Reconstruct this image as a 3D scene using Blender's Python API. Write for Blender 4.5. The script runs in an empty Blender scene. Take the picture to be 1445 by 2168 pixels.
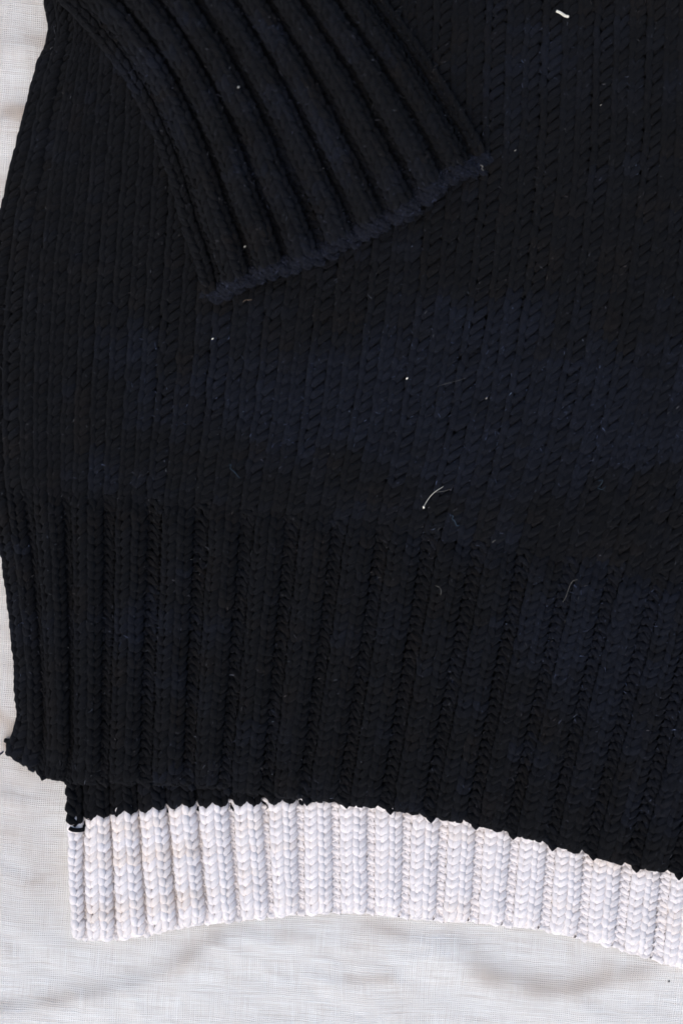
import bpy, math, random
import numpy as np
from mathutils import Vector, noise as mnoise

SC = bpy.context.scene
rng = np.random.default_rng(7)
random.seed(7)

# ------------------------------------------------------------------ camera, sky, sun, exposure
CAM_H = 0.753
S = 0.542 / 2168.0                       # metres per photograph pixel on the cloth
cam_d = bpy.data.cameras.new('camera')
cam = bpy.data.objects.new('camera', cam_d)
SC.collection.objects.link(cam)
cam.location = (0, 0, CAM_H)
cam.rotation_euler = (0, 0, 0)
cam_d.sensor_fit = 'VERTICAL'
cam_d.sensor_height = 36.0
cam_d.sensor_width = 24.0
cam_d.lens = 50.0
cam_d.clip_start = 0.01
cam_d.clip_end = 50.0
cam_d.dof.use_dof = True
cam_d.dof.focus_distance = CAM_H - 0.010
cam_d.dof.aperture_fstop = 1.8
SC.camera = cam

SUN_EL, SUN_AZ = math.radians(58), math.radians(212)   # light from the lower left of the frame
world = bpy.data.worlds.new('World')
SC.world = world
world.use_nodes = True
wn = world.node_tree
bg = wn.nodes['Background']
sky = wn.nodes.new('ShaderNodeTexSky')
sky.sky_type = 'NISHITA'
sky.sun_disc = False
sky.sun_elevation = SUN_EL
sky.sun_rotation = SUN_AZ
sky.air_density = 1.0
sky.dust_density = 3.2
sky.ozone_density = 1.0
wn.links.new(sky.outputs[0], bg.inputs[0])
bg.inputs[1].default_value = 0.14
sun_d = bpy.data.lights.new('sun', 'SUN')
sun_d.energy = 0.75
sun_d.angle = math.radians(70)
sun_d.color = (1.0, 0.955, 0.90)
sun = bpy.data.objects.new('sun', sun_d)
SC.collection.objects.link(sun)
sv = Vector((math.sin(SUN_AZ) * math.cos(SUN_EL), math.cos(SUN_AZ) * math.cos(SUN_EL), math.sin(SUN_EL)))
sun.rotation_euler = sv.to_track_quat('Z', 'Y').to_euler()
sun.location = sv * 3
vs = SC.view_settings
vs.view_transform = 'Standard'
vs.look = 'None'
vs.gamma = 1.0
vs.exposure = 0.36
vs.use_curve_mapping = False


# ------------------------------------------------------------------ helpers
def W3(px, py, z):
    """photograph pixel and height -> world point lying at that height"""
    k = S * (1.0 - np.asarray(z) / CAM_H)
    return np.stack([(np.asarray(px) - 722.5) * k, (1084.0 - np.asarray(py)) * k, np.asarray(z) + 0 * np.asarray(px)], -1)


def tangents(xs, ys):
    xs = np.asarray(xs, float)
    d = np.diff(ys, axis=0) / np.diff(xs).reshape((-1,) + (1,) * (np.ndim(ys) - 1))
    m = np.empty_like(np.asarray(ys, float))
    m[1:-1] = (d[1:] + d[:-1]) / 2
    m[0], m[-1] = d[0], d[-1]
    return m


def hermite(xs, ys, x):
    """smooth curve through (xs, ys); ys may be (K,) or (K,N) with per-point columns; extrapolates straight"""
    xs = np.asarray(xs, float); ys = np.asarray(ys, float)
    m = tangents(xs, ys)
    x = np.asarray(x, float)
    i = np.clip(np.searchsorted(xs, x) - 1, 0, len(xs) - 2)
    h = xs[i + 1] - xs[i]
    t = (x - xs[i]) / h
    tc = np.clip(t, 0, 1)
    if ys.ndim == 1:
        y0, y1, m0, m1 = ys[i], ys[i + 1], m[i], m[i + 1]
    else:
        n = np.arange(ys.shape[1])
        y0, y1, m0, m1 = ys[i, n], ys[i + 1, n], m[i, n], m[i + 1, n]
    t2, t3 = tc * tc, tc ** 3
    r = (2 * t3 - 3 * t2 + 1) * y0 + (t3 - 2 * t2 + tc) * h * m0 + (-2 * t3 + 3 * t2) * y1 + (t3 - t2) * h * m1
    return r + np.where(t < 0, t * h * m0, 0) + np.where(t > 1, (t - 1) * h * m1, 0)


def sstep(a, b, x):
    t = np.clip((x - a) / (b - a), 0, 1)
    return t * t * (3 - 2 * t)


def vnoise(x, y, seed=0.0):
    x = np.asarray(x, float).ravel(); y = np.asarray(y, float).ravel()
    return np.array([mnoise.noise(Vector((a, b, seed))) for a, b in zip(x, y)])


def link(name, me, parent=None, mat=None):
    o = bpy.data.objects.new(name, me)
    SC.collection.objects.link(o)
    if parent is not None:
        o.parent = parent
    if mat is not None and me is not None:
        me.materials.append(mat)
    return o


def tag(o, label=None, cat=None, group=None, kind=None):
    for k, v in (('label', label), ('category', cat), ('group', group), ('kind', kind)):
        if v:
            o[k] = v
    return o


def mesh_np(name, V, F, col=None, uv=None, smooth=True):
    """quads (or any fixed-size polygons) from numpy arrays; col per vertex, uv per loop"""
    me = bpy.data.meshes.new(name)
    V = np.asarray(V, np.float32); F = np.asarray(F, np.int32)
    n = F.shape[1]
    me.vertices.add(len(V)); me.vertices.foreach_set('co', V.ravel())
    me.loops.add(F.size); me.loops.foreach_set('vertex_index', F.ravel())
    me.polygons.add(len(F))
    me.polygons.foreach_set('loop_start', np.arange(0, F.size, n, dtype=np.int32))
    me.polygons.foreach_set('loop_total', np.full(len(F), n, np.int32))
    me.polygons.foreach_set('use_smooth', np.full(len(F), smooth, bool))
    if col is not None:
        at = me.color_attributes.new('dye', 'FLOAT_COLOR', 'POINT')
        c = np.ones((len(V), 4), np.float32); c[:, :3] = col
        at.data.foreach_set('color', c.ravel())
    if uv is not None:
        l = me.uv_layers.new(name='yarn')
        l.data.foreach_set('uv', np.asarray(uv, np.float32).ravel())
    me.update(calc_edges=True)
    me.validate()
    return me


# ------------------------------------------------------------------ materials
def nodes_of(name):
    m = bpy.data.materials.new(name)
    m.use_nodes = True
    nt = m.node_tree
    b = nt.nodes['Principled BSDF']
    return m, nt, b


def N(nt, typ, **kw):
    n = nt.nodes.new(typ)
    for k, v in kw.items():
        setattr(n, k, v)
    return n


def math_node(nt, op, a, b=None):
    n = N(nt, 'ShaderNodeMath', operation=op)
    for i, v in enumerate((a, b)):
        if v is None:
            continue
        if hasattr(v, 'links'):
            nt.links.new(v, n.inputs[i])
        else:
            n.inputs[i].default_value = v
    return n.outputs[0]


def yarn_material(name, rough, sheen, sheen_tint, var, bump):
    m, nt, b = nodes_of(name)
    at = N(nt, 'ShaderNodeAttribute', attribute_name='dye')
    tc = N(nt, 'ShaderNodeTexCoord')
    uv = N(nt, 'ShaderNodeUVMap', uv_map='yarn')
    sp = N(nt, 'ShaderNodeSeparateXYZ')
    nt.links.new(uv.outputs[0], sp.inputs[0])
    # plies: three strands twisting round the yarn
    ph = math_node(nt, 'ADD', math_node(nt, 'MULTIPLY', sp.outputs[0], 2 * math.pi * 2.0),
                   math_node(nt, 'MULTIPLY', sp.outputs[1], 2 * math.pi * 3))
    ply = math_node(nt, 'ABSOLUTE', math_node(nt, 'SINE', math_node(nt, 'MULTIPLY', ph, 0.5)))
    # fibres: fine streaks that follow the twist, plus loose down
    tw = N(nt, 'ShaderNodeCombineXYZ')
    nt.links.new(math_node(nt, 'MULTIPLY', sp.outputs[0], 5.0), tw.inputs[0])
    nt.links.new(math_node(nt, 'MULTIPLY', ph, 3.2), tw.inputs[1])
    fs = N(nt, 'ShaderNodeTexNoise'); fs.inputs['Scale'].default_value = 1.0; fs.inputs['Detail'].default_value = 3
    nt.links.new(tw.outputs[0], fs.inputs['Vector'])
    no = N(nt, 'ShaderNodeTexNoise'); no.inputs['Scale'].default_value = 2600; no.inputs['Detail'].default_value = 3
    nt.links.new(tc.outputs['Object'], no.inputs['Vector'])
    n2 = N(nt, 'ShaderNodeTexNoise'); n2.inputs['Scale'].default_value = 420; n2.inputs['Detail'].default_value = 2
    nt.links.new(tc.outputs['Object'], n2.inputs['Vector'])
    mx = N(nt, 'ShaderNodeMix', data_type='RGBA', blend_type='MULTIPLY')
    mr = N(nt, 'ShaderNodeMapRange')
    mr.inputs[3].default_value = 1 - var; mr.inputs[4].default_value = 1 + var
    mr.inputs[1].default_value = 0.3; mr.inputs[2].default_value = 0.7
    nt.links.new(math_node(nt, 'MULTIPLY', math_node(nt, 'ADD', fs.outputs[0], n2.outputs[0]), 0.5), mr.inputs[0])
    cc = N(nt, 'ShaderNodeCombineColor')
    for i in range(3):
        nt.links.new(mr.outputs[0], cc.inputs[i])
    mx.inputs[0].default_value = 1.0
    nt.links.new(at.outputs['Color'], mx.inputs[6]); nt.links.new(cc.outputs[0], mx.inputs[7])
    nt.links.new(mx.outputs[2], b.inputs['Base Color'])
    hsum = math_node(nt, 'ADD', math_node(nt, 'MULTIPLY', ply, 0.8), math_node(nt, 'ADD', math_node(nt, 'MULTIPLY', no.outputs[0], 0.6), math_node(nt, 'MULTIPLY', fs.outputs[0], 0.9)))
    bp = N(nt, 'ShaderNodeBump'); bp.inputs['Strength'].default_value = bump; bp.inputs['Distance'].default_value = 0.0009
    nt.links.new(hsum, bp.inputs['Height']); nt.links.new(bp.outputs[0], b.inputs['Normal'])
    b.inputs['Roughness'].default_value = rough
    b.inputs['Specular IOR Level'].default_value = 0.12
    b.inputs['Sheen Weight'].default_value = sheen
    b.inputs['Sheen Roughness'].default_value = 0.6
    b.inputs['Sheen Tint'].default_value = (*sheen_tint, 1)
    return m


M_BLACK = yarn_material('black_yarn', 0.95, 0.022, (0.7, 0.75, 0.9), 0.45, 1.0)
M_CREAM = yarn_material('cream_yarn', 0.9, 0.05, (1, 1, 1), 0.06, 0.4)


def plain(name, col, rough=0.8, var=0.2, scale=900):
    m, nt, b = nodes_of(name)
    tc = N(nt, 'ShaderNodeTexCoord')
    no = N(nt, 'ShaderNodeTexNoise'); no.inputs['Scale'].default_value = scale
    nt.links.new(tc.outputs['Object'], no.inputs['Vector'])
    cr = N(nt, 'ShaderNodeValToRGB')
    cr.color_ramp.elements[0].position = 0.3; cr.color_ramp.elements[1].position = 0.7
    cr.color_ramp.elements[0].color = (*[c * (1 - var) for c in col], 1)
    cr.color_ramp.elements[1].color = (*[min(1, c * (1 + var)) for c in col], 1)
    nt.links.new(no.outputs[0], cr.inputs[0]); nt.links.new(cr.outputs[0], b.inputs['Base Color'])
    b.inputs['Roughness'].default_value = rough
    b.inputs['Specular IOR Level'].default_value = 0.15
    return m


def linen_material():
    m, nt, b = nodes_of('linen_weave')
    tc = N(nt, 'ShaderNodeTexCoord')
    # the cloth lies a little askew and its threads wander
    mp = N(nt, 'ShaderNodeMapping'); mp.inputs['Rotation'].default_value = (0, 0, math.radians(3.5))
    nt.links.new(tc.outputs['Object'], mp.inputs['Vector'])
    dn = N(nt, 'ShaderNodeTexNoise'); dn.inputs['Scale'].default_value = 9; dn.inputs['Detail'].default_value = 2
    nt.links.new(mp.outputs[0], dn.inputs['Vector'])
    dn2 = N(nt, 'ShaderNodeTexNoise'); dn2.inputs['Scale'].default_value = 130; dn2.inputs['Detail'].default_value = 1
    nt.links.new(mp.outputs[0], dn2.inputs['Vector'])
    dv2 = N(nt, 'ShaderNodeVectorMath', operation='MULTIPLY_ADD'); dv2.inputs[1].default_value = (0.0011, 0.0011, 0)
    nt.links.new(dn2.outputs['Color'], dv2.inputs[0]); nt.links.new(mp.outputs[0], dv2.inputs[2])
    dv = N(nt, 'ShaderNodeVectorMath', operation='MULTIPLY_ADD')
    dv.inputs[1].default_value = (0.012, 0.012, 0)
    nt.links.new(dn.outputs['Color'], dv.inputs[0]); nt.links.new(dv2.outputs[0], dv.inputs[2])
    sp = N(nt, 'ShaderNodeSeparateXYZ'); nt.links.new(dv.outputs[0], sp.inputs[0])
    P = 0.00112
    sx = math_node(nt, 'SINE', math_node(nt, 'MULTIPLY', sp.outputs[0], 2 * math.pi / P))
    sy = math_node(nt, 'SINE', math_node(nt, 'MULTIPLY', sp.outputs[1], 2 * math.pi / (P * 0.92)))
    hole = math_node(nt, 'MULTIPLY', math_node(nt, 'ADD', math_node(nt, 'MULTIPLY', sx, 0.5), 0.5),
                     math_node(nt, 'ADD', math_node(nt, 'MULTIPLY', sy, 0.5), 0.5))
    # uneven threads: streaks along the weft and, fainter, along the warp

    def streak(scale, sc):
        q = N(nt, 'ShaderNodeMapping'); q.inputs['Scale'].default_value = sc
        nt.links.new(dv.outputs[0], q.inputs['Vector'])
        n = N(nt, 'ShaderNodeTexNoise'); n.inputs['Scale'].default_value = scale; n.inputs['Detail'].default_value = 3
        n.inputs['Roughness'].default_value = 0.6
        nt.links.new(q.outputs[0], n.inputs['Vector'])
        return n.outputs[0]
    weft = streak(60, (0.8, 20, 1))
    weft2 = streak(30, (0.5, 6, 1))
    warp = streak(60, (20, 0.8, 1))
    th = math_node(nt, 'ADD', math_node(nt, 'ADD', math_node(nt, 'MULTIPLY', weft, 0.56), math_node(nt, 'MULTIPLY', warp, 0.32)),
                   math_node(nt, 'MULTIPLY', weft2, 0.12))
    cr = N(nt, 'ShaderNodeValToRGB')
    e = cr.color_ramp.elements
    e[0].position = 0.36; e[0].color = (0.63, 0.595, 0.545, 1)
    e[1].position = 0.60; e[1].color = (0.83, 0.835, 0.80, 1)
    nt.links.new(th, cr.inputs[0])
    # faint tan blotches of old use
    st = N(nt, 'ShaderNodeTexNoise'); st.inputs['Scale'].default_value = 17; st.inputs['Detail'].default_value = 4
    nt.links.new(mp.outputs[0], st.inputs['Vector'])
    sr = N(nt, 'ShaderNodeMapRange'); sr.inputs[1].default_value = 0.56; sr.inputs[2].default_value = 0.74
    sr.inputs[4].default_value = 0.22
    nt.links.new(st.outputs[0], sr.inputs[0])
    m1 = N(nt, 'ShaderNodeMix', data_type='RGBA')
    nt.links.new(sr.outputs[0], m1.inputs[0]); nt.links.new(cr.outputs[0], m1.inputs[6])
    m1.inputs[7].default_value = (0.52, 0.42, 0.33, 1)
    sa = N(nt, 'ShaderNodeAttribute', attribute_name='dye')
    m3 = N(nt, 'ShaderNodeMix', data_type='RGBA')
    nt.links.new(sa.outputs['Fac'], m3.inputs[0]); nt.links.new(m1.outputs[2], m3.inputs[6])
    m3.inputs[7].default_value = (0.50, 0.42, 0.345, 1)  # painted crease shade and stains blended in as warm tan
    # gaps between the threads
    m2 = N(nt, 'ShaderNodeMix', data_type='RGBA')
    hr = N(nt, 'ShaderNodeMapRange'); hr.inputs[1].default_value = 0.45; hr.inputs[2].default_value = 1.0; hr.inputs[4].default_value = 0.74
    nt.links.new(hole, hr.inputs[0])
    nt.links.new(hr.outputs[0], m2.inputs[0]); nt.links.new(m3.outputs[2], m2.inputs[6])
    m2.inputs[7].default_value = (0.24, 0.22, 0.21, 1)
    nt.links.new(m2.outputs[2], b.inputs['Base Color'])
    hh = math_node(nt, 'ADD', math_node(nt, 'MULTIPLY', hole, -1.0), math_node(nt, 'MULTIPLY', th, 2.0))
    bp = N(nt, 'ShaderNodeBump'); bp.inputs['Strength'].default_value = 0.5; bp.inputs['Distance'].default_value = 0.0004
    nt.links.new(hh, bp.inputs['Height']); nt.links.new(bp.outputs[0], b.inputs['Normal'])
    b.inputs['Roughness'].default_value = 0.9
    b.inputs['Specular IOR Level'].default_value = 0.15
    b.inputs['Sheen Weight'].default_value = 0.05
    return m


# ------------------------------------------------------------------ the linen sheet
RIDGES = [  # creases: photograph-pixel polyline (left to right), width below it, width above it, height m
    ([(-250, 2175), (30, 2142), (180, 2116), (300, 2086), (370, 2052), (480, 1990), (560, 1940)], 60, 24, 0.0026),
    ([(930, 2020), (1010, 2055), (1100, 2095), (1190, 2112), (1290, 2086), (1410, 2040), (1500, 2020)], 60, 30, 0.0024),
    ([(680, 1930), (780, 1965), (860, 1992), (960, 2000)], 46, 20, 0.0011),
    ([(520, 1980), (580, 1994), (650, 1992)], 30, 14, 0.0008),
    ([(640, 2072), (730, 2082), (830, 2078)], 34, 15, 0.0008),
    ([(1230, 2140), (1300, 2160), (1460, 2130)], 36, 18, 0.0006),
    ([(270, 2090), (300, 2150), (330, 2230)], 20, 12, 0.0006),
    ([(-200, 265), (0, 262), (60, 240), (120, 200)], 50, 26, 0.0028),
    ([(-200, 120), (0, 118), (110, 85)], 50, 26, 0.0018),
    ([(-200, 1860), (0, 1842), (80, 1868), (150, 1850)], 40, 20, 0.0006),
    ([(-200, 1700), (0, 1690), (60, 1700), (125, 1690)], 40, 18, 0.0010),
]


SHADE_AND_STAINS = [   # crease shade and warm bounce painted as tan, with some tan stains: photograph-pixel polyline, half width px, strength
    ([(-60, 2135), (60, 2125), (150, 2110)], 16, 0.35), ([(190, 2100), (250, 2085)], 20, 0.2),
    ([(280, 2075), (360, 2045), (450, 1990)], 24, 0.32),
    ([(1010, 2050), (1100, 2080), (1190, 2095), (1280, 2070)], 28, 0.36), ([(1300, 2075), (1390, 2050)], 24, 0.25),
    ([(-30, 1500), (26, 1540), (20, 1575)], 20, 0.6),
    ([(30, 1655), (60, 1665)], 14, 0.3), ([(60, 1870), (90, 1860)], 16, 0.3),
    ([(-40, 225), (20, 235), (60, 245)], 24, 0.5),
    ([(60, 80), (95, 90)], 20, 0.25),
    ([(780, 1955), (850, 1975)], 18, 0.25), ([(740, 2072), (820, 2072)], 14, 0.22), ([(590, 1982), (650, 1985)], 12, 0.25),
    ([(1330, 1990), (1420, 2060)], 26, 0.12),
    ([(-60, 1050), (-10, 1400), (10, 1700), (40, 1860)], 110, 0.20), ([(-60, -50), (0, 400)], 120, 0.22),  # broad warm tone down the left side and top left
]


def seg_dist(px, py, poly):
    best = np.full(px.shape, 1e9); along = np.zeros(px.shape)
    for (x0, y0), (x1, y1) in zip(poly[:-1], poly[1:]):
        dx, dy = x1 - x0, y1 - y0
        t = np.clip(((px - x0) * dx + (py - y0) * dy) / (dx * dx + dy * dy), 0, 1)
        d = np.hypot(px - x0 - t * dx, py - y0 - t * dy)
        best = np.minimum(best, d)
    return best


def linen_z(px, py):
    z = np.zeros(px.shape)
    for poly, wb, wa, h in RIDGES:
        d = seg_dist(px, py, poly)
        line = np.interp(px, [p[0] for p in poly], [p[1] for p in poly])
        k = sstep(-8, 8, line - py)                      # above the crease the cloth drops away faster
        w = wb * (1 - k) + wa * k
        z += h * np.exp(-(d / w) ** 1.7)
    return z


def build_linen():
    xs = np.concatenate([np.linspace(-2600, -350, 30)[:-1], np.linspace(-350, 1800, 340), np.linspace(1800, 4000, 30)[1:]])
    ys = np.concatenate([np.linspace(-2600, -300, 30)[:-1], np.linspace(-300, 2450, 440), np.linspace(2450, 4700, 30)[1:]])
    X, Y = np.meshgrid(xs, ys)
    n1 = vnoise(X / 260, Y / 190, 3.1).reshape(X.shape)
    n2 = vnoise(X / 75 + 0.3 * n1.ravel().reshape(X.shape), Y / 60, 8.2).reshape(X.shape)
    n3 = vnoise((X + 0.9 * Y) / 120, (Y - 0.5 * X) / 38, 4.4).reshape(X.shape)
    Z = linen_z(X, Y) + 0.0013 * n1 + 0.0004 * n2 + 0.0005 * n3
    # pressed flat where the sweater lies
    under = sstep(30, 140, X) * sstep(2010, 1900, Y + 0 * X)
    Z = Z * (1 - 0.8 * under) - 0.0012 * under
    V = np.stack([(X - 722.5) * S, (1084 - Y) * S, Z], -1).reshape(-1, 3)
    r, c = X.shape
    i = np.arange(r * c).reshape(r, c)
    F = np.stack([i[1:, :-1], i[1:, 1:], i[:-1, 1:], i[:-1, :-1]], -1).reshape(-1, 4)
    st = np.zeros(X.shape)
    for poly, w, a in SHADE_AND_STAINS:
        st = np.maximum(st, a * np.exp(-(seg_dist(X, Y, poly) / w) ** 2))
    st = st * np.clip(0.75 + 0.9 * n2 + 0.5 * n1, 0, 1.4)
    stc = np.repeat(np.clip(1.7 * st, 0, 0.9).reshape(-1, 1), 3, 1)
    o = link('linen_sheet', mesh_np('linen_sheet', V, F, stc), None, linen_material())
    tag(o, 'wrinkled off-white linen sheet with open weave spread beneath the sweater', 'sheet')


build_linen()

# ------------------------------------------------------------------ knitting
# one knit stitch: x across the wale (in wale widths), y up (in rows), d out of the cloth (in yarn radii)
KNIT = np.array([(-0.50, 0.02, -1.0), (-0.30, 0.00, -0.75), (-0.13, 0.16, -0.1), (-0.15, 0.42, 0.75), (-0.235, 0.78, 1.0),
                 (-0.315, 1.10, 0.6), (-0.34, 1.36, -0.3), (-0.22, 1.56, -1.0)])
KNIT = np.concatenate([KNIT, [(0.0, 1.62, -1.15)], KNIT[::-1] * (-1, 1, 1)])


def resample(P, n):
    t = np.linspace(0, len(P) - 1, n)
    return np.stack([hermite(np.arange(len(P)), P[:, k], t) for k in range(3)], -1)


class Piece:
    """a knitted piece: q = position across in rib periods, v = row; levels give its outline in photograph pixels"""

    def __init__(s, levels, vlev, p_of, amp_of, zmid, hz):
        s.levels, s.vlev, s.p_of, s.amp_of, s.zmid, s.hz = levels, vlev, p_of, amp_of, zmid, hz

    def plan(s, q, v):
        xs = np.stack([hermite(L[0], L[1], q) for L in s.levels])
        ys = np.stack([hermite(L[0], L[2], q) for L in s.levels])
        return hermite(s.vlev, xs, v), hermite(s.vlev, ys, v)

    def surf(s, q, v):
        px, py = s.plan(q, v)
        z = s.zmid(q, v, px, py)
        a = np.abs(q - np.round(q)); p = s.p_of(np.round(q))
        z = z + s.amp_of(q, v) * (sstep(p * 0.28, p * 0.28 + 0.26, a) - 0.5) * 1.0
        return W3(px, py, z)

    def at(s, q, v, d):
        P = s.surf(q, v)
        e = 0.04
        du = s.surf(q + e, v) - s.surf(q - e, v)
        dv = s.surf(q, v + 0.5) - s.surf(q, v - 0.5)
        n = np.cross(du, dv)
        n /= np.linalg.norm(n, axis=-1, keepdims=True) + 1e-12
        n *= np.sign(n[:, 2:3] + 1e-9)
        return P + n * d[:, None], n


def col_geom(piece, k):
    """centre and width (in periods) of wale k; wale 0 of each three is the purl gutter"""
    g, j = k // 3, k % 3
    p0, p1 = float(piece.p_of(np.array([g]))[0]), float(piece.p_of(np.array([g + 1]))[0])
    if j == 0:
        return g, p0
    w = (1 - p0 / 2 - p1 / 2) / 2
    return g + p0 / 2 + w * (j - 0.5), w


FUZZ = {'black': [], 'cream': [], 'edge': []}          # places on the yarn where loose fibres stand out


def tubes(C, n0, R, colour, sides, fuzz=None, keep=0.02, flat=1.0):
    """C (M,P,3) curves, n0 (M,P,3) outward hints, R (M,P) radii, colour (M,3) -> verts, quads, cols, uvs"""
    M_, P_, _ = C.shape
    T = np.gradient(C, axis=1)
    T /= np.linalg.norm(T, axis=2, keepdims=True) + 1e-12
    B = np.empty_like(C)
    b = np.cross(T[:, 0], n0[:, 0]); b /= np.linalg.norm(b, axis=1, keepdims=True) + 1e-9
    B[:, 0] = b
    for i in range(1, P_):
        b = B[:, i - 1] - T[:, i] * np.sum(B[:, i - 1] * T[:, i], 1, keepdims=True)
        B[:, i] = b / (np.linalg.norm(b, axis=1, keepdims=True) + 1e-9)
    U = np.cross(B, T)
    th = np.arange(sides) / sides * 2 * math.pi
    off = B[:, :, None, :] * np.cos(th)[None, None, :, None] + U[:, :, None, :] * np.sin(th)[None, None, :, None] * flat
    V = C[:, :, None, :] + off * R[:, :, None, None]
    idx = np.arange(M_ * P_ * sides).reshape(M_, P_, sides)
    a = idx[:, :-1]; c = idx[:, 1:]
    F = np.stack([a, np.roll(a, -1, 2), np.roll(c, -1, 2), c], -1).reshape(-1, 4)
    L = np.concatenate([np.zeros((M_, 1)), np.cumsum(np.linalg.norm(np.diff(C, axis=1), axis=2), 1)], 1)
    L = L / (R.mean(1, keepdims=True) * 6.0) + rng.random((M_, 1))
    u0 = np.repeat(L[:, :-1, None], sides, 2); u1 = np.repeat(L[:, 1:, None], sides, 2)
    v0 = np.broadcast_to(np.arange(sides) / sides, u0.shape); v1 = v0 + 1 / sides
    UV = np.stack([np.stack([u0, v0], -1), np.stack([u0, v1], -1), np.stack([u1, v1], -1), np.stack([u1, v0], -1)], -2).reshape(-1, 2)
    col = np.repeat(colour, P_ * sides, 0)
    V = V.reshape(-1, 3)
    if fuzz:
        nn = off.reshape(-1, 3)
        pick = np.where((rng.random(len(V)) < keep) & (nn[:, 2] > 0.15))[0]
        FUZZ[fuzz].append((V[pick], nn[pick], np.repeat(T.reshape(-1, 3), sides, 0)[pick], col[pick]))
    return V, F, col, UV


def knit(piece, cols, rows, colour_of, npts, sides, skew, rad, fuzz, keep, jit=1.0, mirror=True, edge=None, calm=False, dep=0.52, soften=None):
    """list of (wale, V, F, col, uv) for the given wales and rows"""
    out = []
    base = resample(KNIT, npts)
    for k in cols:
        qc, w = col_geom(piece, k)
        purl = None
        rr = np.asarray(rows, float)
        M_ = len(rr)
        j = k % 3
        purl = np.array([1.0 if (j == 0 and piece.amp_of(np.array([float(qc)]), np.array([r]))[0] > 1e-5) else 0.0 for r in rr])
        B = np.broadcast_to(base, (M_, npts, 3)).copy()
        B[:, :, 2] *= (1 - 2 * purl)[:, None]
        if soften is not None:
            B[:, :, 2] *= (1 - 0.65 * purl * sstep(soften - 3, soften, rr))[:, None]
        # plump, slightly uneven loops that lean with the twist of the yarn
        sgn = -1.0 if (mirror and j == 2) else 1.0
        sk = sgn * skew * (1 - 0.5 * purl)
        lean = (B[:, :, 1] - 0.75)
        right = sstep(-0.10, 0.14, B[:, :, 0] * sgn)
        B[:, :, 0] += lean * sk[:, None] * (0.88 + 0.12 * right)
        if calm == 2:
            B[:, :, 2] = np.where(B[:, :, 2] > -0.4, 0.35 + 0.55 * B[:, :, 2], B[:, :, 2])
        if calm == 1:
            B[:, :, 2] = np.where((B[:, :, 0] < 0) & (B[:, :, 2] > -0.4), 0.45 + 0.4 * B[:, :, 2], B[:, :, 2])
        B[:, :, 1] -= (0.35 if fuzz == 'cream' else 1.1) * purl[:, None] * B[:, :, 0]
        if k == edge:
            B[:, :, 0] = np.maximum(B[:, :, 0], -0.33)
        B[:, :, 0] += rng.normal(0, 0.035 * jit, (M_, 1)); B[:, :, 1] += rng.normal(0, 0.075 * jit, (M_, 1))
        B[:, :, 0] *= (1 + rng.normal(0, 0.04 * jit, (M_, 1)))
        q = qc + B[:, :, 0] * w
        v = rr[:, None] + B[:, :, 1] - 0.3
        # true width of the wale and height of the row set the yarn's thickness
        a0, _ = piece.at(np.full(M_, qc - w / 2), rr, np.zeros(M_)); a1, _ = piece.at(np.full(M_, qc + w / 2), rr, np.zeros(M_))
        wid = np.linalg.norm(a1 - a0, axis=1)
        R0 = np.minimum(rad, np.maximum(wid * 0.30, rad * 0.62))
        R = R0[:, None] * (1 + rng.normal(0, 0.07 * jit, (M_, 1))) * (1 + rng.normal(0, 0.035 * jit, (M_, npts)))
        prof = 1 + 0.10 * np.clip(B[:, :, 2] * (1 - 2 * purl)[:, None], -1, 1)
        R = R * prof
        C, n = piece.at(q.ravel(), v.ravel(), (B[:, :, 2] * dep * R0[:, None]).ravel())
        C = C.reshape(M_, npts, 3); n = n.reshape(M_, npts, 3)
        px, py = piece.plan(np.full(M_, qc), rr)
        col = colour_of(px, py, rr, k)
        out.append((k,) + tubes(C, n, R, col, sides, fuzz, keep))
    return out


def join(parts):
    Vs, Fs, Cs, Us, o = [], [], [], [], 0
    for V, F, c, u in parts:
        Vs.append(V); Fs.append(F + o); Cs.append(c); Us.append(u); o += len(V)
    return np.concatenate(Vs), np.concatenate(Fs), np.concatenate(Cs), np.concatenate(Us)


def yarn_obj(name, parts, parent, mat):
    V, F, c, u = join(parts)
    return link(name, mesh_np(name, V, F, c, u), parent, mat)


def sheet_obj(name, piece, q0, q1, nq, v0, v1, nv, drop, parent, mat, colour):
    q, v = np.meshgrid(np.linspace(q0, q1, nq), np.linspace(v0, v1, nv))
    P, _ = piece.at(q.ravel(), v.ravel(), np.full(q.size, -drop))
    i = np.arange(q.size).reshape(q.shape)
    F = np.stack([i[:-1, :-1], i[:-1, 1:], i[1:, 1:], i[1:, :-1]], -1).reshape(-1, 4)
    uv = np.zeros((F.size, 2))
    return link(name, mesh_np(name, P, F, np.tile(colour, (len(P), 1)), uv), parent, mat)


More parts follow.
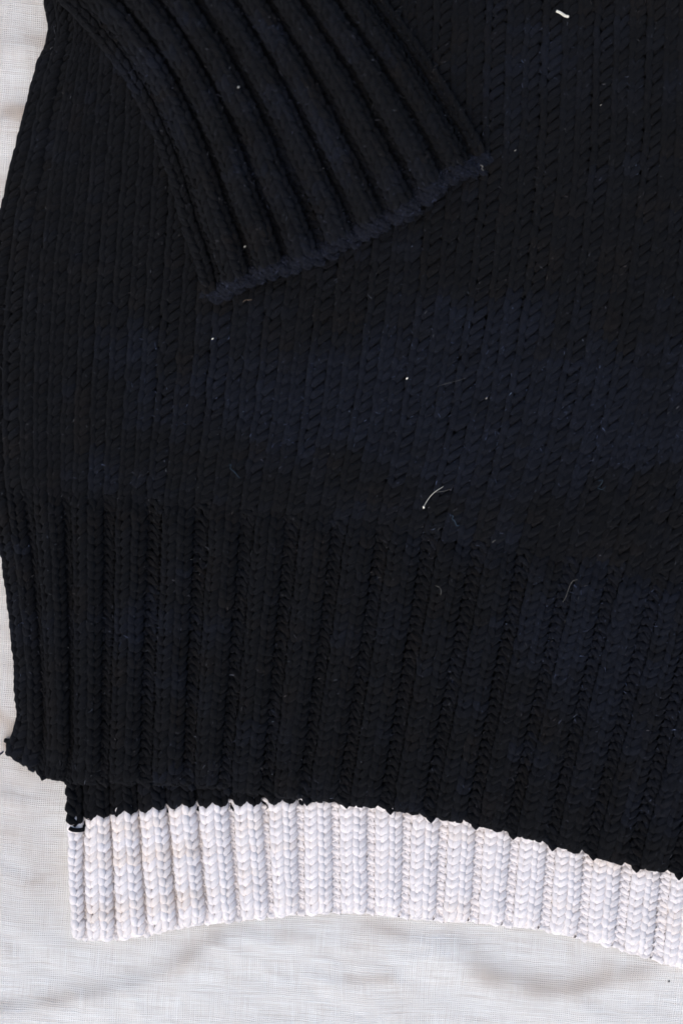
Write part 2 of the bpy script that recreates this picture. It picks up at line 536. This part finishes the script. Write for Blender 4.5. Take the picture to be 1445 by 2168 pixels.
def chain(piece, qs, v, rad, colour, sides, fuzz, keep, lift=0.0, dv=0.35, scallop=False):
    """a bound-off or cast-on edge: one leaning plump loop per wale, each overlapping the next"""
    qs = np.asarray(qs, float)
    M_ = len(qs) - 1
    t = np.linspace(0, 1, 9)
    step = np.diff(qs)
    q = qs[:-1, None] + step[:, None] * (-0.25 + 1.5 * t)[None]
    q = q + rng.normal(0, 0.04, (M_, 1)) * step[:, None]
    vv = v + dv * np.sin(t * math.pi * 2)[None] * 0.6 + rng.normal(0, 0.12, (M_, 1))
    if scallop:
        q = qs[:-1, None] + step[:, None] * (-0.12 + 1.24 * t)[None] + rng.normal(0, 0.04, (M_, 1)) * step[:, None]
        vv = v + 0.75 - (1.0 + rng.normal(0, 0.12, (M_, 1))) * np.sin(t * math.pi)[None] ** 0.7
    d = (np.sin(t * math.pi) * 1.0 - 0.35)[None] * rad + lift + np.zeros((M_, 1))
    C, n = piece.at(q.ravel(), vv.ravel(), d.ravel())
    R = rad * (0.72 + 0.34 * np.sin(t * math.pi))[None] * (1 + rng.normal(0, 0.08, (M_, 1)))
    C = C.reshape(M_, 9, 3); n = n.reshape(M_, 9, 3)
    e0 = C[:, :1] + (C[:, :1] - C[:, 1:2]) * 0.15; e1 = C[:, -1:] + (C[:, -1:] - C[:, -2:-1]) * 0.15
    C = np.concatenate([e0, C, e1], 1); n = np.concatenate([n[:, :1], n, n[:, -1:]], 1)
    R = np.concatenate([R[:, :1] * 0.06, R, R[:, -1:] * 0.06], 1)
    return tubes(C, n, R, np.tile(colour, (M_, 1)) * rng.uniform(0.85, 1.15, (M_, 1)), sides, fuzz, keep)


# --- dye of the yarn: near-black with runs of navy and of brown along the rows
BLK, NAVY, BRN = np.array((0.0038, 0.0040, 0.0046)), np.array((0.0066, 0.0083, 0.0138)), np.array((0.0064, 0.0053, 0.0047))
NAVY_AREAS = [(1230, 850, 400, 170, 0.85), (520, 880, 260, 150, 0.45), (280, 760, 90, 70, 0.65), (820, 830, 220, 150, 0.6),
              (1250, 1380, 300, 140, 0.65), (300, 150, 120, 130, 0.5), (1150, 150, 240, 160, 0.25),
              (60, 1300, 60, 140, 0.3), (1200, 1640, 260, 90, 0.3)]


def black_dye(px, py, rr, k):
    bias = np.zeros(len(px))
    for x, y, sx, sy, a in NAVY_AREAS:
        bias += a * np.exp(-((px - x) / sx) ** 2 - ((py - y) / sy) ** 2)
    n = vnoise(px / 85, py / 65, 1.7) * 0.45 + vnoise(px / 240, py / 120, 5.5) * 0.45 + vnoise(k * 0.9 + 0 * px, rr * 0.16, 9.1) * 0.3
    n = n + rng.normal(0, 0.07, len(px))
    f = sstep(-0.02, 0.85, n + bias)
    b = sstep(0.05, 0.55, vnoise(px / 70 + 40, py / 60, 11.0) + rng.normal(0, 0.08, len(px)))
    c = BLK[None] * (1 - f)[:, None] + NAVY[None] * f[:, None]
    c = c * (1 - 0.7 * b * (1 - f))[:, None] + BRN[None] * (0.7 * b * (1 - f))[:, None]
    return c * rng.uniform(0.85, 1.2, (len(px), 1))


CRM, CRM2 = np.array((0.855, 0.815, 0.80)), np.array((0.84, 0.765, 0.705))


def cream_dye(px, py, rr, k):
    n = vnoise(px / 150, rr * 0.55, 21.0) + 0.35 * np.exp(-((px - 260) / 130) ** 2) + 0.25 * np.exp(-((px - 520) / 40) ** 2)
    f = sstep(0.1, 0.75, n)
    return (CRM[None] * (1 - f)[:, None] + CRM2[None] * f[:, None]) * rng.uniform(0.95, 1.03, (len(px), 1))


# --- the front: body and hem share one grid of wales
g_h = np.array([-0.72, 0, 1, 2, 3, 4, 5, 6, 7, 8, 9, 10, 11, 12, 13, 14, 15, 16, 17, 18, 19, 20.5])
L0x = np.array([24, 88, 148, 220, 307, 399, 475, 566, 643, 726, 818, 905, 998, 1080, 1164, 1246, 1338, 1427, 1515, 1605, 1695, 1830.])
L0y = np.array([1592, 1632, 1645, 1650, 1651, 1657, 1663, 1675, 1684, 1692, 1704, 1719, 1737, 1755, 1779, 1800, 1826, 1842, 1860, 1872, 1880, 1890.])
L2x = np.array([-9, 62, 142, 233, 328, 428, 525, 620, 719, 812, 910, 1015, 1110, 1208, 1300, 1393, 1490, 1588, 1688, 1788, 1888, 2038.])
L2y = np.array([1040, 1046, 1052, 1058, 1068, 1080, 1092, 1100, 1112, 1125, 1142, 1158, 1172, 1192, 1211, 1228, 1246, 1262, 1275, 1288, 1298, 1310.])
HEM_ROWS = 32
lev = []
near = np.exp(-(g_h + 0.72) / 0.45)


def mixlev(t, left_x=None):
    x = L0x * (1 - t) + L2x * t; y = L0y * (1 - t) + L2y * t
    if left_x is not None:
        x = x + (left_x - x[0]) * np.exp(-(g_h + 0.72) / 0.9)
    return (g_h, x, y)


lev = [(g_h, L0x, L0y), mixlev(2.5 / 32, 42), mixlev(8.9 / 32, 44), mixlev(15.5 / 32, 34), mixlev(23.8 / 32, 16), (g_h, L2x, L2y)]
vlev = [0, 2.5, 8.9, 15.5, 23.8, 32]
for lx, y0, dy, wid, ln, v in ((-22, 800, 130, 1.03, 30, 44), (-3, 545, 95, 1.055, 50, 56), (53, 275, 62, 1.07, 62, 69),
                               (89, 140, 50, 1.07, 66, 75.4), (111, 70, 46, 1.07, 68, 78.8), (102, 0, 42, 1.07, 70, 82),
                               (60, -260, 30, 1.07, 70, 94.5)):
    bx = -9 + (L2x + 9) * wid + ln * np.clip(L2x / 900, 0, 1.3)
    x = bx + (lx - bx[0]) * np.exp(-(g_h + 0.72) / 1.7)
    y = y0 + dy * (L2x + 9) / 1400
    lev.append((g_h, x, y)); vlev.append(v)

p_front = lambda g: np.interp(g, [-1, 0, 1, 2, 3, 20], [0.30, 0.28, 0.30, 0.36, 0.40, 0.41])


def amp_front(q, v):
    return 0.0056 * (1 - sstep(30.0, 32.6, np.asarray(v, float))) * (0.25 + 0.75 * sstep(-0.5, 3.0, np.asarray(v, float))) + 0 * q


def z_front(q, v, px, py):
    edge = sstep(-0.95, 0.15, q)
    rest = 0.0042 + 0.0062 * edge                                    # rests on the back layer, rolls down to the cloth at its side
    corner = (1 - sstep(120, 210, px)) * (1 - sstep(0, 7, v))        # lower corner has no back hem beneath it
    rest = rest - 0.003 * corner * edge
    body = sstep(29, 37, v)
    wave = 0.0012 * np.sin(px / 210 + 1.3) * np.cos(py / 260 + 0.4) * body
    seam = -0.0034 * np.exp(-((q + 0.02) / 0.12) ** 2) * sstep(52, 65, v)
    lift = 0.0010 * body - 0.0013 * np.exp(-((v - 32.5) / 2.2) ** 2)
    return rest + wave + seam + lift + 0.0012 * (1 - body) * edge


front = Piece(lev, vlev, p_front, amp_front, z_front, 0)
R_BLK = 0.00208

sweater = bpy.data.objects.new('sweater', None)
SC.collection.objects.link(sweater)
sweater.empty_display_size = 0.05
tag(sweater, 'chunky black hand-knit sweater with ribbed cuff and cream hem band, lying on white linen', 'sweater')

K0, K1 = -2, 55
hem_rows = np.arange(0, HEM_ROWS + 1)
body_rows = np.arange(HEM_ROWS + 1, 94)
body = knit(front, range(K0, K1), body_rows, black_dye, 15, 8, 0.27, R_BLK * 0.95, 'black', 0.15, mirror=False, edge=K0, calm=1, dep=0.62)
yarn_obj('front_panel', [b[1:] for b in body], sweater, M_BLACK)
hem = knit(front, range(K0, K1), hem_rows, black_dye, 13, 8, 0.12, R_BLK * 0.94, 'black', 0.15, mirror=False, edge=K0, calm=2, soften=HEM_ROWS)
edge_q = []
for k in range(K0, K1):
    qc, w = col_geom(front, k)
    edge_q += [qc - w / 2]
edge_q.append(qc + w / 2)
cast_on = chain(front, edge_q, 0.05, R_BLK * 0.8, BLK * 1.15, 8, 'edge', 0.15, lift=-0.0004, scallop=True)
cast_on2 = chain(front, edge_q, 0.55, R_BLK * 0.85, BLK * 1.05, 8, 'edge', 0.1, lift=-0.0008, dv=0.3)
hem_o = yarn_obj('front_hem', [h[1:] for h in hem if h[0] % 3 == 0] + [cast_on, cast_on2], sweater, M_BLACK)
for g in range(-1, 18):
    sel = [h[1:] for h in hem if h[0] // 3 == g and h[0] % 3]
    if sel:
        yarn_obj('rib', sel, hem_o, M_BLACK)
sheet_obj('back_panel', front, -0.62, 18, 180, 0.15, 94, 120, 0.0032, sweater, M_BLACK, BLK * 0.8)

# --- the back hem that shows below: black rows, then the cream band
g_b = np.array([0, 0.42, 1, 2, 3, 4, 5, 6, 7, 8, 9, 10, 11, 12, 13, 14, 15, 16, 17, 18, 19, 20, 21, 22.])
Btx = np.array([106, 137, 178, 234, 293, 354, 417, 488, 560, 635, 709, 785, 862, 940, 1018, 1093, 1170, 1248, 1330, 1412, 1492, 1572, 1652, 1732.])
Bty = np.array([1752, 1746, 1735, 1722, 1715, 1708, 1704, 1701, 1697, 1693, 1690, 1692, 1697, 1706, 1716, 1727, 1740, 1758, 1780, 1805, 1829, 1850, 1868, 1884.])
Bbx = np.array([116, 150, 182, 246, 311, 377, 439, 505, 574, 638, 713, 784, 856, 929, 1002, 1074, 1152, 1231, 1308, 1390, 1470, 1550, 1630, 1710.])
Bby = np.array([1968, 1976, 1981, 1981, 1971, 1958, 1947, 1941, 1934, 1927, 1924, 1926, 1934, 1940, 1944, 1951, 1961, 1980, 2000, 2026, 2050, 2070, 2085, 2098.])
Btx[0] = 137 - 41 * 0.42 / 0.58; Bbx[0] = 150 - 32 * 0.42 / 0.58
Ux = Btx + (Btx - Bbx) * 0.5 + np.where(g_b < 1.2, -2, 0); Uy = Bty - 190
BAND_ROWS = 14
p_band = lambda g: np.interp(g, [0, 3, 5, 7, 9, 12, 22], [0.15, 0.16, 0.18, 0.26, 0.31, 0.33, 0.36])


def z_back(q, v, px, py):
    return 0.0034 + 0.0010 * sstep(-0.5, 1.5, v) - 0.0008 * np.exp(-((q - 0.42) / 0.2) ** 2) + 0.0006 * np.sin(px / 160.0)


back = Piece([(g_b, Bbx, Bby), (g_b, Bbx * 0.45 + Btx * 0.55 + np.where(g_b < 1.5, -2, 0), Bby * 0.45 + Bty * 0.55), (g_b, Btx, Bty), (g_b, Ux, Uy)],
             [0, BAND_ROWS * 0.55, BAND_ROWS, BAND_ROWS + 10], p_band, lambda q, v: (0.0036 + 0.0012 * (1 - sstep(4, 8, q))) * (0.3 + 0.7 * sstep(-0.5, 1.8, np.asarray(v, float))), z_back, 0)
R_CRM = 0.00178
cols_b = list(range(2, 64))
band = knit(back, cols_b, np.arange(0, BAND_ROWS), cream_dye, 15, 9, 0.17, R_CRM, 'cream', 0.30, jit=0.8, edge=2, dep=0.5, mirror=False)
edge_q = []
for k in cols_b:
    qc, w = col_geom(back, k)
    if k % 3 == 0 and w < 0.12:
        continue
    edge_q.append(qc - w / 2)
edge_q.append(qc + w / 2)
cast_c = chain(back, edge_q, 0.0, R_CRM * 0.82, CRM, 8, 'cream', 0.5, lift=-0.0003, scallop=True)
band_o = yarn_obj('cream_band', [b[1:] for b in band if b[0] % 3 == 0] + [cast_c], sweater, M_CREAM)
band_o['label'] = 'cream knitted band along the back hem'
for g in range(0, 22):
    sel = [b[1:] for b in band if b[0] // 3 == g and b[0] % 3]
    if sel:
        yarn_obj('rib', sel, band_o, M_CREAM)
bb = knit(back, cols_b, np.arange(BAND_ROWS, BAND_ROWS + 9), black_dye, 15, 8, 0.2, R_BLK * 0.92, 'black', 0.10, edge=2)
bb_o = yarn_obj('back_hem', [b[1:] for b in bb if b[0] % 3 == 0], sweater, M_BLACK)
for g in range(0, 22):
    sel = [b[1:] for b in bb if b[0] // 3 == g and b[0] % 3]
    if sel:
        yarn_obj('rib', sel, bb_o, M_BLACK)
sheet_obj('band_backing', back, 0.62, 21, 160, 0.4, BAND_ROWS - 0.2, 14, 0.0030, sweater, M_CREAM, CRM * 0.9)
sheet_obj('hem_backing', back, 0.62, 21, 160, BAND_ROWS + 0.2, BAND_ROWS + 9, 10, 0.0030, sweater, M_BLACK, BLK * 0.8)
# the strand of black yarn carried across the first cream stitch
t = np.linspace(0, 1, 11)
q = 0.62 + 0.34 * t
v = 13.5 - 0.45 * np.sin(t * math.pi)
C, n = back.at(q, v, 0.0026 + 0.0006 * np.sin(t * math.pi))
yarn_obj('stray_strand', [tubes(C[None], n[None], np.full((1, 11), 0.00115), BLK[None] * 1.2, 8, 'black', 0.1)], sweater, M_BLACK)

# --- the sleeve's ribbed cuff, lying across the body
NG = 8                                                     # eight ribs; gutters at q = 0 .. 8
gq = np.linspace(-0.25, NG + 0.25, 10)
edge_pts = np.array([(446, 632), (510, 598), (580, 572), (650, 552), (722, 515), (785, 484), (850, 453), (908, 410), (962, 371), (1020, 345.)])
left_pts = np.array([(452, 630), (432, 550), (404, 468), (376, 372), (341, 280), (298, 190), (231, 92), (142, -6), (40, -100), (-50, -200.)])
right_pts = np.array([(1020, 345), (975, 262), (926, 184), (868, 96), (805, 12), (745, -72), (690, -160), (640, -250), (590, -330), (540, -410.)])
clev, cv = [], []
fr = (edge_pts - edge_pts[0]) @ (edge_pts[-1] - edge_pts[0]) / np.sum((edge_pts[-1] - edge_pts[0]) ** 2)
bow = edge_pts - (edge_pts[0] + fr[:, None] * (edge_pts[-1] - edge_pts[0]))
for i in range(10):
    a, b = left_pts[i], right_pts[i]
    pts = a + fr[:, None] * (b - a) + bow * max(0.0, 1 - i / 3)
    # ribs bow a little to the left between wrist and sleeve
    clev.append((gq, pts[:, 0], pts[:, 1])); cv.append(i * 4.6)


def z_cuff(q, v, px, py):
    w = (q - NG / 2) / (NG / 2 + 0.25)
    dome = 1 - np.abs(np.clip(w, -1.05, 1.05)) ** 5
    return 0.0165 + (0.0120 + 0.004 * sstep(0, 20, v)) * np.clip(dome, -0.2, 1) + 0.0008 * np.sin(v / 5 + q) - 0.0035 * (1 - sstep(-0.5, 2.0, v)) \
        + 0.0012 * np.sin(q * 1.1 + 0.8)


p_cuff = lambda g: np.interp(g, [0, 3, 6, 8], [0.28, 0.38, 0.42, 0.34])
cuff = Piece(clev, cv, p_cuff, lambda q, v: 0.0092 * sstep(-1, 2.5, np.asarray(v, float)) + 0 * q, z_cuff, 0)
ccols = [k for k in range(-1, NG * 3 + 2)]
crows = np.arange(1, 42)
ck = knit(cuff, ccols, crows, black_dye, 15, 8, 0.12, R_BLK * 0.94, 'black', 0.22)
edge_q = [col_geom(cuff, k)[0] - col_geom(cuff, k)[1] / 2 for k in ccols] + [NG + 0.42]
NVY = np.array((0.0080, 0.0094, 0.0152))
bl = [chain(cuff, np.array(edge_q) + sh, v0, R_BLK * f, NVY * c, 8, 'edge', kp, lift=li, dv=0.8)
      for sh, v0, f, c, kp, li in ((0, 0.65, 0.70, 0.9, 1.0, 0.0000), (0.13, 0.15, 0.85, 1.0, 1.0, 0.0003), (0.06, -0.30, 0.8, 0.9, 1.0, -0.0010), (0.2, 0.4, 0.6, 1.1, 1.0, 0.0009))]
cuff_o = yarn_obj('sleeve_cuff', [c[1:] for c in ck if c[0] % 3 == 0], sweater, M_BLACK)
for g in range(-1, NG + 1):
    sel = [c[1:] for c in ck if c[0] // 3 == g and c[0] % 3]
    yarn_obj('rib', sel, cuff_o, M_BLACK)
bo = yarn_obj('bound_edge', bl, cuff_o, M_BLACK)
bo['label'] = 'fuzzy navy bound-off edge of the cuff'
sheet_obj('cuff_lining', cuff, -0.05, NG + 0.05, 100, 0.3, 41, 60, 0.0034, sweater, M_BLACK, BLK * 0.8)
# the underside of the flattened tube
qq, vv = np.meshgrid(np.linspace(-0.1, NG + 0.1, 60), np.linspace(0.6, 41, 40))
px, py = cuff.plan(qq.ravel(), vv.ravel())
P = W3(px, py, 0.0150 + 0 * px)
i = np.arange(qq.size).reshape(qq.shape)
F = np.stack([i[:-1, :-1], i[:-1, 1:], i[1:, 1:], i[1:, :-1]], -1).reshape(-1, 4)
link('cuff_underside', mesh_np('cuff_underside', P, F, np.tile(BLK, (len(P), 1)), np.zeros((F.size, 2))), sweater, M_BLACK)


# --- loose fibres standing off the yarn
def fuzz_mesh(key, lo, hi, width, gain, spread=0.0):
    Vb = np.concatenate([f[0] for f in FUZZ[key]]); Nb = np.concatenate([f[1] for f in FUZZ[key]])
    Tb = np.concatenate([f[2] for f in FUZZ[key]]); Cb = np.concatenate([f[3] for f in FUZZ[key]])
    m = len(Vb)
    a = rng.uniform(0, 2 * math.pi, m)
    side = np.cross(Nb, Tb)
    d = Nb * rng.uniform(0.15, 0.9, (m, 1)) + (Tb * np.cos(a)[:, None] + side * np.sin(a)[:, None])
    d /= np.linalg.norm(d, axis=1, keepdims=True)
    curl = np.cross(d, rng.normal(0, 1, (m, 3)))
    ln = rng.uniform(lo, hi, (m, 1)) * rng.uniform(0.5, 1, (m, 1))
    pts = [Vb - Nb * 0.0001, Vb + d * ln * 0.4 + curl * ln * 0.06, Vb + d * ln * 0.75 + curl * ln * 0.22, Vb + d * ln + curl * ln * 0.45]
    wv = np.cross(d, np.array((0, 0, 1.0)) + rng.normal(0, 0.3, (m, 3)))
    wv /= np.linalg.norm(wv, axis=1, keepdims=True) + 1e-9
    ws = [1, 0.9, 0.7, 0.3]
    V = np.stack([np.stack([p - wv * width * w, p + wv * width * w], 1) for p, w in zip(pts, ws)], 1)   # m,4,2,3
    i = np.arange(m * 8).reshape(m, 4, 2)
    F = np.stack([i[:, :-1, 0], i[:, :-1, 1], i[:, 1:, 1], i[:, 1:, 0]], -1).reshape(-1, 4)
    o = link('yarn_fuzz', mesh_np('yarn_fuzz', V.reshape(-1, 3), F, np.repeat(np.minimum(Cb * gain * rng.lognormal(0, spread, (m, 1)), 0.9), 8, 0), np.zeros((F.size, 2))), sweater,
             M_CREAM if key == 'cream' else M_BLACK)
    o['kind'] = 'stuff'
    print('fuzz', key, m)


fuzz_mesh('black', 0.0008, 0.0030, 0.000060, 9.0, 0.8)
fuzz_mesh('edge', 0.0010, 0.0034, 0.000070, 3.6, 0.5)
fuzz_mesh('cream', 0.0006, 0.0030, 0.000055, 1.0)

# ------------------------------------------------------------------ lint, hairs and specks lying on the sweater and the cloth
DG = bpy.context.evaluated_depsgraph_get()


def top_z(px, py):
    z = 0.01
    for _ in range(3):
        w = W3(px, py, z)
        hit, loc, *_r = SC.ray_cast(DG, Vector((w[0], w[1], 0.3)), Vector((0, 0, -1)))
        if hit:
            z = loc.z
    return z


def strand(name, pts, rad, mat, label, cat, lift=0.0003, ends=0.6, n=14, group=None):
    pts = np.array(pts, float)
    tt = np.linspace(0, len(pts) - 1, n)
    px = hermite(np.arange(len(pts)), pts[:, 0], tt); py = hermite(np.arange(len(pts)), pts[:, 1], tt)
    zz = np.array([top_z(a, b) for a, b in zip(px, py)])
    for _ in range(3):
        zz = np.maximum(zz, np.convolve(np.pad(zz, 1, 'edge'), [0.3, 0.4, 0.3], 'valid'))
    C = W3(px, py, zz + rad + lift)
    c0 = C[n // 2].copy()
    R = rad * (ends + (1 - ends) * np.sin(np.linspace(0.12, 0.88, n) * math.pi))
    V, F, c, u = tubes((C - c0)[None], np.tile((0, 0, 1.0), (1, n, 1)), R[None], np.ones((1, 3)), 6)
    caps = np.array([[0, 5, 4, 3], [0, 3, 2, 1], [len(V) - 6, len(V) - 5, len(V) - 4, len(V) - 3], [len(V) - 6, len(V) - 3, len(V) - 2, len(V) - 1]])
    o = link(name, mesh_np(name, V, np.concatenate([F, caps])), None, mat)
    o.location = c0
    grp = {'hair': 'stray hairs on the sweater', 'lint_fluff': 'wisps of fluff on the sweater', 'lint_speck': 'specks of lint on the sweater'}.get(name)
    return tag(o, label, cat, group or (grp if label else None))


M_LINT = plain('lint_white', (0.78, 0.74, 0.62), 0.8, 0.12)
M_HAIR = plain('pale_hair', (0.20, 0.19, 0.17), 0.6, 0.2)
M_BLUE = plain('blue_fluff', (0.04, 0.065, 0.09), 0.8, 0.3)
M_TAN = plain('tan_thread', (0.16, 0.12, 0.09), 0.8, 0.2)
M_NAVY = plain('navy_thread', (0.012, 0.014, 0.03), 0.8, 0.2)
M_SEED = plain('dark_speck', (0.05, 0.045, 0.04), 0.8, 0.2)

strand('lint_thread', [(1177, 23), (1186, 27), (1195, 33), (1203, 35)], 0.00082, M_LINT,
       'short thick cream lint thread near the top right of the sweater', 'lint', ends=0.85)
hair = bpy.data.objects.new('hair', None)
SC.collection.objects.link(hair)
hair.location = W3(896, 1074, top_z(896, 1074))
tag(hair, 'pale forked hair with a round white root just above the ribbed hem', 'hair', 'stray hairs on the sweater')
for nm, pts, r, mt in (('shaft', [(897, 1072), (905, 1058), (918, 1043), (938, 1030)], 0.00013, M_LINT),
                       ('branch', [(921, 1042), (938, 1040), (955, 1035)], 0.00008, M_HAIR)):
    o = strand(nm, pts, r, mt, None, None)
    o.parent = hair; o.location = o.location - hair.location
t = np.linspace(0, math.pi, 7); f = np.linspace(0, 2 * math.pi, 11)[:-1]
RB = 0.00062
V = np.array([(RB * math.sin(a) * math.cos(b), RB * 1.25 * math.cos(a), RB * math.sin(a) * math.sin(b)) for a in np.clip(t, 0.05, math.pi - 0.05) for b in f])
i = np.arange(70).reshape(7, 10)
F = np.stack([i[:-1], np.roll(i[:-1], -1, 1), np.roll(i[1:], -1, 1), i[1:]], -1).reshape(-1, 4)
o = link('root', mesh_np('root', V, F), hair, M_LINT)
o.location = (0, 0, RB + 0.0004)

strand('hair', [(921, 1240), (930, 1244), (933, 1252), (932, 1260)], 0.00011, M_HAIR, 'short hooked grey hair on the hem ribs below the forked hair', 'hair')
strand('hair', [(1222, 1227), (1212, 1230), (1204, 1243), (1197, 1264), (1190, 1275)], 0.00010, M_HAIR, 'long curved grey hair across a hem gutter on the right side', 'hair')
strand('hair', [(1041, 1149), (1044, 1146), (1049, 1143)], 0.00014, M_HAIR, 'tiny straight hair at the top of the hem ribs, right of centre', 'hair')
strand('hair', [(925, 818), (945, 812), (968, 806), (985, 800)], 0.00004, M_HAIR, 'long faint straight hair lying on the navy part of the body', 'hair')
strand('thread_scrap', [(514, 640), (519, 635), (526, 635), (533, 634)], 0.00017, M_TAN, 'brownish thread scrap just below the cuff edge', 'thread')
strand('thread_scrap', [(-12, 1604), (2, 1596), (7, 1591)], 0.00040, M_NAVY, 'dark navy thread end on the linen beside the lower left hem corner', 'thread', ends=0.4)
strand('lint_fluff', [(955, 1091), (959, 1093), (957, 1099), (962, 1103), (966, 1113), (972, 1112)], 0.00022, M_BLUE, 'bluish wisp of fluff right of the forked hair', 'lint')
strand('lint_fluff', [(484, 985), (490, 984), (487, 991), (497, 1000), (503, 1008), (508, 1012)], 0.00016, M_BLUE, 'grey-blue wisp of fluff on the lower left of the body', 'lint')
strand('lint_fluff', [(1266, 1018), (1275, 1017), (1270, 1027), (1264, 1033), (1274, 1036), (1281, 1030)], 0.00012, M_BLUE, 'curled blue fluff at the lower right of the body', 'lint')
strand('lint_fluff', [(1016, 349), (1021, 352), (1019, 357), (1023, 361)], 0.00035, M_HAIR, 'pale tuft of fluff on the right corner of the cuff', 'lint')
for x, y, r, lab in ((518, 522, 0.00040, 'white speck on a cuff rib close to the bound edge'), (505, 184, 0.00030, 'white speck high on a middle cuff rib'),
                     (861, 801, 0.00045, 'white speck in the middle of the navy area of the body'), (450, 717, 0.00036, 'white speck on the body below the left end of the cuff'),
                     (1029, 843, 0.00045, 'pale tan speck on the body left of the navy patch'), (1090, 318, 0.00036, 'small tan speck right of the cuff corner'),
                     (1271, 222, 0.00030, 'small pale speck on the upper right of the body')):
    strand('lint_speck', [(x - 2.0, y + 1.5), (x, y), (x + 2.0, y - 1.5)], r, M_LINT if 'white' in lab else M_HAIR, lab, 'lint', ends=0.6, n=7)
strand('dark_speck', [(1413, 2080), (1415, 2077), (1417, 2079)], 0.00028, M_SEED, 'dark speck on the linen at the lower right', 'speck', n=7)

# a dusting of fibres and dust too small to tell apart
Vs, Fs, off = [], [], 0
for _ in range(260):
    x = random.uniform(20, 1445); y = random.uniform(0, 1700)
    z = top_z(x, y)
    a = random.uniform(0, math.pi); l = random.uniform(0.0004, 0.0016) * random.choice((0.4, 0.6, 1, 1.5)); wd = random.uniform(0.00004, 0.00010)
    c = W3(x, y, z + 0.0002)
    d = np.array((math.cos(a), math.sin(a), random.uniform(-0.1, 0.3))) * l; p = np.array((-math.sin(a), math.cos(a), 0)) * wd; h = np.array((0, 0, wd))
    b = [c - d / 2 - p, c - d / 2 + p, c + p * 0.8 + p * 2 + h, c - p * 0.8 + p * 2 + h, c + d / 2 + p * 0.6, c + d / 2 - p * 0.6]
    Vs += b
    Fs += [[off, off + 3, off + 2, off + 1], [off + 3, off + 5, off + 4, off + 2]]
    off += 6
o = link('lint_dust', mesh_np('lint_dust', np.array(Vs), np.array(Fs)), None, plain('dust_fibre', (0.13, 0.13, 0.135), 0.8, 0.5, 60))
tag(o, 'fine dust and lint fibres scattered over the black knit', 'lint', None, 'stuff')
